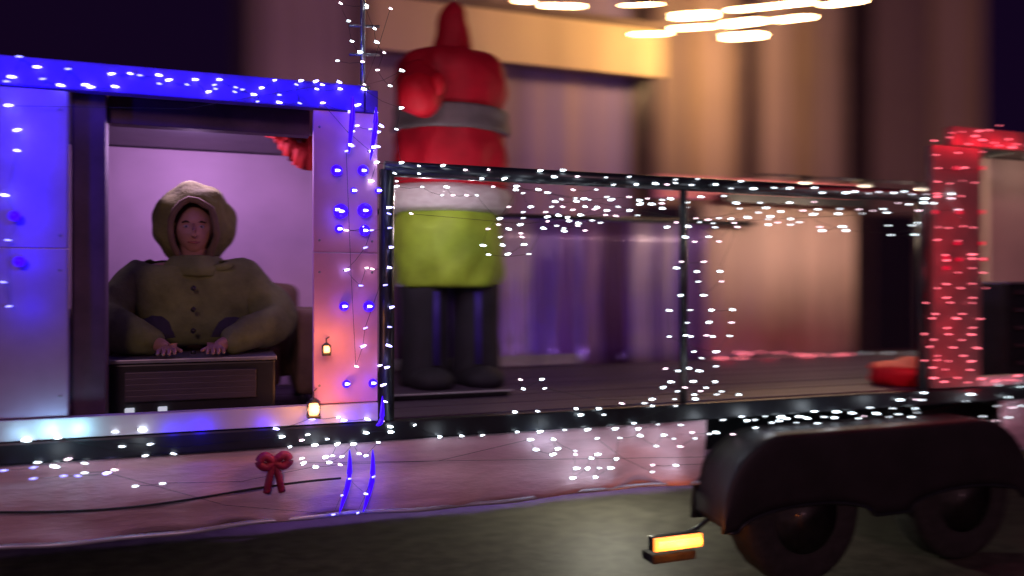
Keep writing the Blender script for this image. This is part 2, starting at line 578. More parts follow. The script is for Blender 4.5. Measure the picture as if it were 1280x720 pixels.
    for wx in (fx0 + .52, fx1 - .50):
        if tyre_me is None:
            t = lathe('tyre', (0, 0), prof, M['rubber'], root, 48)
            bq = bmesh.new(); bq.from_mesh(t.data)
            bmesh.ops.delete(bq, geom=[f for f in bq.faces if len(f.verts) > 4], context='FACES_ONLY')
            bq.to_mesh(t.data); bq.free()
            tyre_me = t.data
            for v in t.data.vertices:
                x, y_, z = v.co
                # tread blocks
                rad = math.hypot(x, y_)
                if rad > .355 and int((math.atan2(y_, x) + 4) * 24 / math.tau * 2) % 2:
                    x *= .985; y_ *= .985
                v.co = (x, z, y_)
            m_ = lathe('rim', (0, 0), [(-.09, .21), (-.085, .185), (-.04, .16), (-.03, .09), (-.07, .07), (-.075, .0)], M['rim'], root, 30)
            for v in m_.data.vertices:
                x, y_, z = v.co
                v.co = (x, z, y_)
            rim_me = m_.data
            wl = empty('wheel'); wl.parent = root; wl.location = Vector((wx, 3.48, .368)) - Vector(root.location)
            t.parent = wl; m_.parent = wl
            t.matrix_parent_inverse = Matrix(); m_.matrix_parent_inverse = Matrix()
        else:
            wl = empty('wheel'); wl.parent = root; wl.location = Vector((wx, 3.48, .368)) - Vector(root.location)
            for nm, q in (('tyre', tyre_me), ('rim', rim_me)):
                o = bpy.data.objects.new(nm, q); COL.objects.link(o); o.parent = wl
    px_, py_ = 2.55, 5.0
    puck = lathe('under_lamp', (px_, py_), [(.80, .03), (.81, .055), (.855, .055)], M['grey_metal'], root, 20)  # added lamp with no known source, brightens the ground under the deck
    lamp(root, (px_, py_, .74), 36, (1, .96, .74), .05)
    # amber side marker lamp on its bracket, in front of the fender
    pc = P(846, 677, 3.46)
    ml = box('marker_lamp', (pc.x - .14, 3.455, pc.z - .036), (pc.x + .14, 3.50, pc.z + .036), M['black_metal'], root, .012)
    box('lens', (pc.x - .135, 3.438, pc.z - .033), (pc.x + .135, 3.455, pc.z + .033), M['amber'], ml, .006)
    tube('lamp_core', [(pc.x - .115, 3.434, pc.z), (pc.x + .12, 3.434, pc.z)], .018, M['amber_hot'], ml, 8)
    tube('bracket', [(pc.x + .05, 3.50, pc.z + .01), (pc.x + .16, 3.53, pc.z + .03), (fx0 + .06, 3.50, .40)], .012, M['black_metal'], root)
    box('lamp_guard', (pc.x - .13, 3.47, pc.z - .105), (pc.x + .12, 3.58, pc.z - .060), M['rubber'], ml, .012)
    lamp(root, (pc.x, 3.36, pc.z), 1.3, (1, .22, .02), .012)


trailer()


# ------------------------------------------------------------------ booths
M['dusk_frame'] = mat('plum_frame_paint', (.09, .05, .09), .7, var=.3)


def booth_left():
    root = empty('parade_booth', (-.4, D + .8, ZD),
                 'lilac and rose booth outlined in blue lights at the left end of the float', 'booth')
    xl0, xl1 = -1.15, -.575
    xr0, xr1 = P(392, 300, D).x, P(472, 300, D).x
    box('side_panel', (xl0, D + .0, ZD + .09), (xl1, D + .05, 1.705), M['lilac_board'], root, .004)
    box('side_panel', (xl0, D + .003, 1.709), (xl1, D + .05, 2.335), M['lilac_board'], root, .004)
    for sz in (1.12, 1.62, 1.76, 2.26):
        for sx in (xl0 + .025, xl1 - .025):
            lathe_pt = blob('screw', (sx, D - .001, sz), (.006, .003, .006), M['grey_metal'], root, 1)
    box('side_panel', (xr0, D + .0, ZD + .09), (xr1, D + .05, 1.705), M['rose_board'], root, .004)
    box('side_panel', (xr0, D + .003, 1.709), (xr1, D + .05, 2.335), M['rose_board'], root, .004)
    for sz in (1.12, 1.62, 1.76, 2.26):
        for sx in (xr0 + .025, xr1 - .025):
            lathe_pt = blob('screw', (sx, D - .001, sz), (.006, .003, .006), M['grey_metal'], root, 1)
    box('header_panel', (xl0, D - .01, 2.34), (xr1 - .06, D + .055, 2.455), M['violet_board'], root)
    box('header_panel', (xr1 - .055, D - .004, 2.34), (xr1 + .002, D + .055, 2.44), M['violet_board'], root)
    box('kickboard', (xl0, D - .012, ZD + .003), (xr1, D + .05, ZD + .085), M['white_panel'], root)
    box('roof', (xl0, D + .06, 2.36), (xr1, FAR - .3, 2.41), M['black_metal'], root)
    box('inner_frame', (xl1 + .003, D + .06, ZD + .01), (xl1 + .13, D + .16, 2.355), M['dusk_frame'], root)
    box('inner_frame', (xl1 + .133, D + .12, 2.24), (xr0 - .004, D + .2, 2.355), M['dusk_frame'], root)
    box('back_wall', (xl0, 5.05, ZD + .01), (xr1, 5.10, 2.355), M['lilac_panel'], root)
    box('end_wall', (xr1 - .05, D + .06, ZD + .01), (xr1, 5.045, 2.355), M['white_panel'], root)
    # red drape gathered into the upper right corner of the opening
    bm = bmesh.new()
    a = P(330, 142, 4.35); b = P(398, 142, 4.35)
    for i in range(13):
        s = i / 12
        x = a.x + (b.x - a.x) * s
        z0 = P(365, 150 + 62 * math.sin(s * math.pi * .62), 4.35).z
        bm_tube(bm, [(x, 4.35 + .03 * math.sin(i * 2.3), 2.35), (x + .01, 4.33, (2.35 + z0) / 2), (x, 4.35, z0)], [.018, .03, .022], 8)
    bmesh.ops.recalc_face_normals(bm, faces=bm.faces)
    me = bpy.data.meshes.new('drape'); bm.to_mesh(me); bm.free()
    link('drape', me, M['booth_red'], root, True)


booth_left()


def booth_right():
    root = empty('parade_booth', (5, D + .8, ZD),
                 'booth outlined in red lights at the right end of the float', 'booth')
    x0, x1 = P(1166, 300, D).x, P(1226, 300, D).x
    xe = 5.6
    box('side_panel', (x0, D, ZD + .003), (x1, D + .05, 2.40), M['red_panel'], root)
    box('header_panel', (x0 + .15, D - .01, 2.404), (xe, D + .055, 2.52), M['red_panel'], root)
    box('kickboard', (x1, D - .012, ZD + .003), (xe, D + .05, ZD + .06), M['white_panel'], root)
    xk = P(1236, 300, 4.1).x
    box('back_wall', (xk, 4.1, ZD + .01), (xe + 1, 4.15, 2.455), M['tan_wall'], root)
    box('roof', (xk, D + .06, 2.46), (xe, 4.14, 2.5), M['black_metal'], root)
    rl_ = box('ceiling_lamp', (xk + .1, 3.80, 2.42), (xk + .4, 3.90, 2.455), M['grey_metal'], root)  # added fill lamp, lifts the back wall of the right booth
    lamp(root, (xk + .25, 3.82, 2.38), .9, (1, .70, .62), .02)
    # red cloth heaped at the foot of the panel
    a, b = P(1106, 458, D + .25), P(1168, 476, D + .25)
    blob('cloth_heap', ((a.x + b.x) / 2, D + .25, ZD + .07), ((b.x - a.x) * .62, .2, .10), M['bright_red'], root, 3, .35)


M['red_panel'] = mat('dull_rose_board', (.30, .20, .20), .5, var=.1)
M['tan_wall'] = mat('tan_inner_board', (.72, .52, .45), .6, var=.12, scale=2)
booth_right()


def cabinet(loc, w_, h_, label, lights):
    """dark slatted cabinet: case, slats, feet and two small lamps"""
    x, y, z = loc
    root = empty('slatted_cabinet', loc, label, 'cabinet', 'dark slatted cabinets on the float')
    box('case', (x - w_ / 2, y + .03, z + .03), (x + w_ / 2, y + .45, z + h_), M['black_metal'], root, .012)
    box('top_edge', (x - w_ / 2 - .005, y + .01, z + h_ + .001), (x + w_ / 2 + .005, y + .46, z + h_ + .018), M['grey_metal'], root, .004)
    n = 5
    for i in range(n):
        zz = z + .12 + (h_ - .17) * i / (n - 1)
        o = box('slat', (x - w_ * .38, y + .002, zz - .014), (x + w_ * .38, y + .03, zz + .014), M['grey_slat'], root, .004)
    for s in (-1, 1):
        box('foot', (x + s * w_ * .4 - .03, y + .06, z), (x + s * w_ * .4 + .03, y + .4, z + .029), M['rubber'], root, .004)
    for p in lights:
        box('indicator', (x + p - .018, y - .004, z + .055), (x + p + .018, y + .028, z + .08), M['indicator'], root, .004)


M['grey_slat'] = mat('grey_slat_paint', (.07, .06, .08), .45, .3, var=.3, scale=8, stretch=(.3, 1, 1))
pa, pb = P(128, 500, 3.78), P(345, 500, 3.78)
cabinet(((pa.x + pb.x) / 2, 3.78, ZD + .003), pb.x - pa.x, .27,
        'dark slatted cabinet with two small pale lamps in front of the seated person', (-.25, -.12))
pa = P(1262, 400, 3.66)
cabinet((pa.x + .36, 3.66, ZD + .003), .7, .62, 'tall dark slatted cabinet inside the booth with red lights', ())


# backdrop panel on the far side of the open section
def backdrop():
    a, b = P(886, 300, FAR), P(1079, 300, FAR)
    c = P(828, 300, FAR)
    root = empty('backdrop_screen', ((a.x + b.x) / 2, FAR, ZD),
                 'cream cloth backdrop under a pink top board, on the far side of the float', 'backdrop')
    bm = bmesh.new()
    n = 160
    lo = []; hi = []
    for i in range(n + 1):
        x = a.x + (b.x - a.x) * i / n
        y = FAR + .10 + .018 * math.sin(x * 21 + math.sin(x * 5) * 2)
        lo.append(bm.verts.new((x, y, ZD + .02))); hi.append(bm.verts.new((x, y, 2.36)))
    for i in range(n): bm.faces.new((lo[i], lo[i + 1], hi[i + 1], hi[i]))
    me = bpy.data.meshes.new('backdrop_cloth'); bm.to_mesh(me); bm.free()
    o = link('backdrop_cloth', me, M['cream_panel'], root, True)
    md = o.modifiers.new('thick', 'SOLIDIFY'); md.thickness = .004
    box('top_board', (c.x, FAR + .07, 2.30), (b.x, FAR + .13, 2.49), M['pink_panel'], root)
    hood_ = box('light_hood', (a.x + .1, FAR - .10, 2.31), (b.x - .05, FAR + .068, 2.335), M['black_metal'], root)  # hood, arms and spots are added to light the cloth
    box('hood_lip', (a.x + .1, FAR - .112, 2.26), (b.x - .05, FAR - .102, 2.335), M['black_metal'], hood_, .002)
    for k in range(3):
        x = a.x + .25 + (b.x - a.x - .5) * k / 2
        tube('lamp_arm', [(x, FAR + .06, 2.48), (x, FAR - .3, 2.47), (x, FAR - .85, 2.38)], .008, M['black_metal'], hood_, 6)
        lathe('spot_lamp', (x, FAR - .87), [(2.325, .025), (2.33, .035), (2.38, .03)], M['black_metal'], hood_, 12)
        lamp(root, (x, FAR - .87, 2.29), 12, (1, .72, .52), .01)
    for x in (c.x + .02, a.x - .02, b.x + .02):
        tube('pole', [(x, FAR + .15, ZD), (x, FAR + .15, 2.47)], .02, M['black_metal'], root)


backdrop()


def fringe():
    a, e = P(494, 300, FAR - .03).x, P(884, 300, FAR - .03).x
    root = empty('fringe_curtain', ((a + e) / 2, FAR - .03, ZD), 'glossy purple and blue fringe curtain hung from the far rail of the float', 'curtain')
    cols = ((.18, .09, .46), (.28, .17, .62), (.42, .26, .52), (.12, .05, .16), (.62, .52, .72), (.36, .14, .36))
    fm = [mat('fringe_foil_%s' % n_, c_, .32, .25, var=.3, scale=3, stretch=(1, 1, .2)) for n_, c_ in zip(('indigo', 'violet', 'mauve', 'plum', 'silver', 'magenta'), cols)]
    shapes = []
    for q in range(12):
        bm = bmesh.new()
        rows = []
        n_ = 7
        ph = random.uniform(0, 6)
        for k in range(n_ + 1):
            zz = -1.12 * k / n_
            tw = .5 * math.sin(ph + k * .8)
            wd = .027
            dx = .006 * math.sin(ph * 2 + k)
            rows.append([bm.verts.new((dx - wd * math.cos(tw), -wd * math.sin(tw), zz)), bm.verts.new((dx + wd * math.cos(tw), wd * math.sin(tw), zz))])
        for k in range(n_): bm.faces.new((rows[k][0], rows[k][1], rows[k + 1][1], rows[k + 1][0]))
        r_ = bmesh.ops.extrude_face_region(bm, geom=bm.faces[:])
        for v in r_['geom']:
            if isinstance(v, bmesh.types.BMVert): v.co.y += .002
        bmesh.ops.recalc_face_normals(bm, faces=bm.faces)
        me = bpy.data.meshes.new('strip'); bm.to_mesh(me); bm.free()
        me.materials.append(fm[q % 6])
        for p_ in me.polygons: p_.use_smooth = True
        shapes.append(me)
    x = a
    i = 0
    run = 0
    while x < e:
        if run <= 0: run = random.choice((1, 2, 3)); tone = random.choice((0, 0, 1, 1, 2, 3, 4, 5))
        run -= 1
        o = link('strip', shapes[tone + 6 * (i % 2)], None, root)
        o.location = (x, FAR - .045 + .012 * (i % 3), 2.072)
        x += .046
        i += 1


fringe()


# ------------------------------------------------------------------ tall inflatable figure in red
def inflatable():
    Y = 4.6
    c = P(562, 300, Y)
    cx = c.x
    root = empty('inflatable_figure', (cx, Y, ZD + .004),
                 'tall inflatable figure in pointed red hood, red coat, grey belt and lime green breeches', 'inflatable decoration')
    q = .00476
    z = lambda py: H + (360 - py) * q
    lathe('coat', (cx + .01, Y), spline([(z(240), .30), (z(228), .345), (z(180), .335), (z(150), .31), (z(120), .335), (z(88), .33), (z(72), .26), (z(64), .14)], 6), M['red_cloth'], root, 56, .8, 9, .03)
    lathe('belt', (cx + .01, Y), spline([(z(169), .335), (z(166), .352), (z(154), .345), (z(142), .345), (z(139), .325)], 4), M['belt'], root, 56, .8, 0, .012)
    lathe('fur_hem', (cx - .02, Y), spline([(z(268), .31), (z(264), .37), (z(252), .392), (z(241), .38), (z(235), .33)], 5), M['fur'], root, 72, .8, 0, .02)
    lathe('breeches', (cx - .01, Y), spline([(z(360), .26), (z(354), .315), (z(320), .335), (z(285), .325), (z(262), .29)], 6), M['green_cloth'], root, 56, .8, 7, .03)
    for s in (-1, 1):
        bx = cx + s * .155
        b = lathe('boot', (bx, Y - .02), spline([(ZD + .03, .13), (ZD + .06, .15), (ZD + .2, .145), (z(400), .14), (z(364), .15), (z(352), .13)], 5), M['boot'], root, 30, 1, 0, .012)
        tube('stripe', [(bx - s * .03, Y - .175, ZD + .16), (bx - s * .03, Y - .17, z(395)), (bx - s * .03, Y - .165, z(364))], .014, M['blue_stripe'], b)
        blob('toe', (bx, Y - .15, ZD + .075), (.13, .19, .075), M['boot'], b, 3)
    # hood, turned away from the street, drawn up into a leaning point
    lathe('hood', (cx + .005, Y), spline([(z(84), .17), (z(68), .125), (z(50), .105), (z(30), .09), (z(12), .06), (z(2), .012)], 6), M['red_cloth'], root, 36, 1, 0, .02, .06)
    # raised sleeve ending in a round bright mitten
    mp = P(524, 118, Y - .42)
    lathe_pts = [(cx - .22, Y - .12, z(112)), (cx - .20, Y - .24, z(128)), (mp.x + .03, Y - .34, mp.z - .03)]
    tube('sleeve', spline([tuple(p) for p in lathe_pts], 5), [.13 - .004 * i for i in range(11)], M['red_cloth'], root, 16)
    mt = blob('mitten', (mp.x, Y - .42, mp.z), (.115, .10, .115), M['bright_red'], root, 3, .12)
    blob('thumb', (mp.x + .09, Y - .47, mp.z + .05), (.04, .04, .065), M['bright_red'], mt, 2)
    return root


inflatable()


# ------------------------------------------------------------------ seated person in the booth
def skin_mesh(name, verts, edges, radii, m, parent, sub=2, root_i=0):
    me = bpy.data.meshes.new(name)
    me.from_pydata([tuple(v) for v in verts], edges, [])
    o = link(name, me, m, parent, True)
    md = o.modifiers.new('skin', 'SKIN')
    md.use_smooth_shade = True
    for i, r in enumerate(radii):
        sv = me.skin_vertices[0].data[i]
        sv.radius = r if isinstance(r, tuple) else (r, r)
        sv.use_root = (i == root_i)
    s = o.modifiers.new('sub', 'SUBSURF'); s.levels = sub; s.render_levels = sub
    return o


def person():
    Y = 4.22
    hp = P(243, 287, Y)
    cx = hp.x
    root = empty('person', (cx, Y + .1, ZD + .004),
                 'person in a bulky olive hooded coat seated behind the low slatted cabinet', 'person')
    hz = hp.z                    # head centre
    sh = P(240, 345, Y).z        # shoulder line
    V = [(cx, Y + .12, ZD + .42), (cx, Y + .10, sh - .22), (cx, Y + .05, sh - .02), (cx, Y + .02, sh + .06), (cx, Y, hz - .05), (cx, Y, hz + .05)]
    E = [(0, 1), (1, 2), (2, 3), (3, 4), (4, 5)]
    Rr = [(.17, .14), (.16, .13), (.13, .11), (.055, .055), (.08, .085), (.085, .09)]
    for s in (-1, 1):
        i = len(V)
        V += [(cx + s * .21, Y + .04, sh), (cx + s * .31, Y - .04, sh - .24), (cx + s * .13, Y - .30, ZD + .34), (cx + s * .10, Y - .35, ZD + .33)]
        E += [(2, i), (i, i + 1), (i + 1, i + 2), (i + 2, i + 3)]
        Rr += [.07, .052, .033, .028]
        i = len(V)
        V += [(cx + s * .12, Y + .08, ZD + .36), (cx + s * .16, Y - .02, ZD + .33), (cx + s * .16, Y + .02, ZD + .08), (cx + s * .16, Y - .06, ZD + .04)]
        E += [(0, i), (i, i + 1), (i + 1, i + 2), (i + 2, i + 3)]
        Rr += [.10, .07, .045, .035]
    body = skin_mesh('body', V, E, Rr, M['skin'], root, 2)
    # hands: five fingers each, resting on the cabinet top
    for s in (-1, 1):
        hx, hy, hz0 = cx + s * .10, Y - .36, ZD + .325
        vs = [(hx, hy + .03, hz0 + .005), (hx, hy - .03, hz0)]
        es = [(0, 1)]
        rs = [.026, (.038, .014)]
        for k, (dx, ln) in enumerate(((-.028, .062), (-.009, .075), (.010, .070), (.029, .054))):
            j = len(vs)
            vs += [(hx + dx, hy - .048, hz0 + .002), (hx + dx * 1.15, hy - .048 - ln * .55, hz0 + .004), (hx + dx * 1.2, hy - .048 - ln, hz0 - .014)]
            es += [(1, j), (j, j + 1), (j + 1, j + 2)]
            rs += [.0095, .0088, .0075]
        j = len(vs)
        vs += [(hx - s * .04, hy - .0, hz0), (hx - s * .062, hy - .035, hz0 - .006)]
        es += [(0, j), (j, j + 1)]
        rs += [.012, .009]
        skin_mesh('hand', vs, es, rs, M['skin'], root, 1)
    # coat over the body
    CV = [(cx, Y + .12, ZD + .36), (cx, Y + .10, sh - .24), (cx, Y + .05, sh - .06), (cx, Y + .03, sh + .035)]
    CE = [(0, 1), (1, 2), (2, 3)]
    CR = [(.33, .24), (.32, .23), (.25, .19), (.13, .12)]
    for s in (-1, 1):
        i = len(CV)
        CV += [(cx + s * .235, Y + .04, sh - .055), (cx + s * .43, Y - .03, sh - .25), (cx + s * .29, Y - .18, ZD + .40), (cx + s * .14, Y - .30, ZD + .345)]
        CE += [(2, i), (i, i + 1), (i + 1, i + 2), (i + 2, i + 3)]
        CR += [.15, .14, .10, .064]
    coat = skin_mesh('coat', CV, CE, CR, M['olive'], root, 3)
    tx = bpy.data.textures.new('coat_creases', 'CLOUDS'); tx.noise_scale = .16
    dm = coat.modifiers.new('crease', 'DISPLACE'); dm.texture = tx; dm.strength = .05; dm.mid_level = .5
    lathe('collar', (cx, Y + .02), spline([(sh + .0, .15), (sh + .04, .155), (sh + .09, .12), (sh + .10, .10)], 4), M['olive'], coat, 30, .9, 5, .02)
    for k in range(4):
        blob('button', (cx, Y - .20 + .018 * k, sh - .36 + .1 * k), (.014, .008, .014), M['black_metal'], coat, 1)
    # trousers
    for s in (-1, 1):
        tube('trouser_leg', spline([(cx + s * .12, Y + .1, ZD + .38), (cx + s * .17, Y - .05, ZD + .36), (cx + s * .165, Y + .0, ZD + .10)], 6),
             [.13] * 3 + [.11] * 6 + [.085] * 4, M['trouser'], root, 16)
        blob('shoe', (cx + s * .165, Y - .05, ZD + .05), (.05, .13, .045), M['boot'], root, 2)
    # face: nose, eyes, mouth, ears
    fy = Y - .10
    head = blob('head', (cx, Y - .005, hz), (.092, .105, .128), M['skin'], root, 4)
    for v in head.data.vertices:
        d = v.co - Vector((cx, Y, hz))
        if d.z < -.02: v.co.x = cx + d.x * (1 - .25 * (-.02 - d.z) / .11)
        if d.y < -.06 and abs(d.x) < .06 and abs(d.z - .012) < .018: v.co.y += .010
    nb = bmesh.new()
    bm_tube(nb, [(cx, fy - .002, hz + .02), (cx, fy - .014, hz - .005), (cx, fy - .026, hz - .03), (cx, fy - .004, hz - .042)], [.008, .012, .017, .008], 10)
    bmesh.ops.recalc_face_normals(nb, faces=nb.faces)
    me = bpy.data.meshes.new('nose'); nb.to_mesh(me); nb.free()
    link('nose', me, M['skin'], head, True)
    tube('mouth', [(cx - .027, fy + .008, hz - .066), (cx, fy - .003, hz - .069), (cx + .027, fy + .008, hz - .066)], [.003, .0065, .003], M['lip'], head)
    for s in (-1, 1):
        e = blob('eye', (cx + s * .034, fy + .012, hz + .008), (.0135, .010, .009), M['eye_white'], head, 2)
        blob('iris', (cx + s * .034, fy + .0035, hz + .008), (.005, .003, .005), M['iris'], e, 2)
        tube('eyebrow', [(cx + s * .018, fy + .002, hz + .028), (cx + s * .035, fy + .0, hz + .033), (cx + s * .052, fy + .012, hz + .028)], [.003, .0045, .003], M['dark_hair'], head)
        blob('ear', (cx + s * .094, Y + .005, hz - .005), (.012, .022, .034), M['skin'], head, 2)
    # hair, and the coat's wide hood standing up round the face
    blob('hair', (cx, Y + .022, hz + .012), (.100, .100, .112), M['dark_hair'], root, 3, .1)
    bm = bmesh.new()
    bmesh.ops.create_icosphere(bm, subdivisions=5, radius=1)
    bmesh.ops.delete(bm, geom=[v for v in bm.verts if v.co.y < -.35 and (v.co.x / .50) ** 2 + ((v.co.z + .22) / .72) ** 2 < 1], context='VERTS')
    for v in bm.verts:
        k = 1 + .10 * noise.noise(v.co * 2.2)
        v.co = Vector((cx + v.co.x * .195 * k, Y + .055 + v.co.y * .19 * k, hz + .03 + v.co.z * .205 * k))
    rim_ = [e for e in bm.edges if len(e.link_faces) == 1]
    # follow the opening for the rolled edge
    cur = rim_[0].verts[0]; loop = [cur.co.copy()]; used = set()
    for _ in range(len(rim_)):
        nx_ = next((e for e in cur.link_edges if len(e.link_faces) == 1 and e not in used), None)
        if nx_ is None: break
        used.add(nx_); cur = nx_.other_vert(cur); loop.append(cur.co.copy())
    me = bpy.data.meshes.new('hood'); bm.to_mesh(me); bm.free()
    hat = link('hood', me, M['olive_hat'], root, True)
    md = hat.modifiers.new('thick', 'SOLIDIFY'); md.thickness = .02
    tube('hood_edge', loop[::3] + [loop[0]], .016, M['chair_cloth'], hat, 8)
    # wide armchair the person sits in
    a, e = P(108, 380, 4.45), P(386, 380, 4.45)
    st = empty('armchair', ((a.x + e.x) / 2, Y + .2, ZD + .004), 'wide dull olive armchair behind the seated person in the booth', 'armchair')
    w2 = (e.x - a.x) / 2
    mx = (a.x + e.x) / 2
    top = P(240, 352, 4.45).z

    def cushion(name, c0, c1, bev, m):
        bm = bmesh.new(); bm_box(bm, c0, c1)
        bmesh.ops.subdivide_edges(bm, edges=bm.edges[:], cuts=5, use_grid_fill=True)
        me = bpy.data.meshes.new(name); bm.to_mesh(me); bm.free()
        o = link(name, me, m, st, True)
        s = o.modifiers.new('s', 'CAST'); s.factor = bev; s.cast_type = 'SPHERE'
        s2 = o.modifiers.new('b', 'SUBSURF'); s2.levels = 2; s2.render_levels = 2
        tx = bpy.data.textures.new('cushion_folds', 'CLOUDS'); tx.noise_scale = .2
        d = o.modifiers.new('d', 'DISPLACE'); d.texture = tx; d.strength = .04
        return o
    cushion('seat', (mx - w2 * .7, Y + .0, ZD + .10), (mx + w2 * .7, Y + .36, ZD + .30), 0, M['chair_cloth'])
    cushion('backrest', (mx - w2 * .92, Y + .28, ZD + .12), (mx + w2 * .92, Y + .46, top), 0, M['chair_cloth'])
    for s in (-1, 1):
        cushion('armrest', (mx + s * w2 - .09, Y - .08, ZD + .06), (mx + s * w2 + .09, Y + .42, top - .14), 0, M['chair_cloth'])
        for yy in (Y - .02, Y + .36):
            tube('leg', [(mx + s * w2 * .9, yy, ZD + .004), (mx + s * w2 * .9, yy, ZD + .09)], .02, M['black_metal'], st)


M['chair_cloth'] = mat('olive_brown_chair_cloth', (.16, .115, .065), .9, var=.3, scale=6, bump=.4)
person()


def lantern(px, py, s, pw, lab):
    p = P(px, py, 3.54)
    z = p.z - .05
    root = empty('lantern', (p.x, p.y, z), lab, 'lantern', 'orange lanterns on the booth')
    box('base', (p.x - .04 * s, p.y - .04 * s, z), (p.x + .04 * s, p.y + .04 * s, z + .012), M['black_metal'], root, .003)
    lathe('glow_glass', (p.x, p.y), spline([(z + .013, .025 * s), (z + .04 * s, .036 * s), (z + .07 * s, .034 * s), (z + .095 * s, .02 * s)], 4), M['candle'], root, 20)
    lathe('cap', (p.x, p.y), [(z + .096 * s, .04 * s), (z + .10 * s, .042 * s), (z + .125 * s, .012 * s)], M['black_metal'], root, 20)
    for sx in (-1, 1):
        for sy in (-1, 1):
            tube('post', [(p.x + sx * .034 * s, p.y + sy * .034 * s, z + .01), (p.x + sx * .034 * s, p.y + sy * .034 * s, z + .098 * s)], .0025, M['black_metal'], root, 4)
    tube('hook', [(p.x, p.y, z + .12 * s), (p.x, p.y + .01, z + .16 * s), (p.x + .02, D + .002, z + .17 * s)], .003, M['black_metal'], root, 5)
    lamp(root, (p.x + .01, 3.46, z + .05), pw, (1, .36, .12), .04)


lantern(392, 508, .7, 1.3, 'lower small orange lantern by the foot of the booth corner panel')
lantern(408, 430, .45, 1.0, 'upper tiny orange lantern halfway up the booth corner panel')


def stage():
    a, e = P(476, 500, 4.2), P(640, 500, 4.2)
    root = empty('low_platform', ((a.x + e.x) / 2, 4.2, ZD), 'low dark platform with a thin pale edge under the inflatable figure', 'platform')
    box('top', (a.x, 4.2, ZD + .022), (e.x, 5.1, ZD + .034), M['plank'], root, .003)
    box('frame', (a.x + .01, 4.21, ZD + .004), (e.x - .01, 5.09, ZD + .021), M['black_metal'], root, .003)
    box('edge_trim', (a.x, 4.185, ZD + .026), (e.x, 4.198, ZD + .036), M['hem'], root, .002)
    c, f = P(478, 460, FAR), P(722, 460, FAR)
    cb = empty('kick_rail', ((c.x + f.x) / 2, FAR, ZD), 'pale grey kick rail along the far deck edge behind the inflatable figure', 'rail')
    box('board', (c.x, FAR - .05, ZD + .012), (f.x, FAR - .02, ZD + .09), M['hem'], cb, .005)
    for k in range(5):
        x = c.x + .1 + (f.x - c.x - .2) * k / 4
        box('bracket', (x - .015, FAR - .018, ZD + .012), (x + .015, FAR + .05, ZD + .07), M['grey_metal'], cb, .002)


stage()


def mast():
    x = P(455, 0, D).x
    root = empty('light_mast', (x, D + .03, 2.45), 'thin grey mast rising above the corner of the blue booth, wound with white lights', 'mast')
    tube('pole', [(x, D + .03, 2.445), (x, D + .03, 3.35)], .012, M['grey_metal'], root)
    tube('flange', [(x, D + .03, 2.442), (x, D + .03, 2.46)], .035, M['grey_metal'], root, 12)
    for py, m in ((66, 'grey_metal'), (30, 'grey_metal')):
        p = P(455, py, D)
        tube('cross_arm', [(x - .06, D + .03, p.z - .005), (x + .075, D + .03, p.z + .006)], .007, M[m], root)


mast()

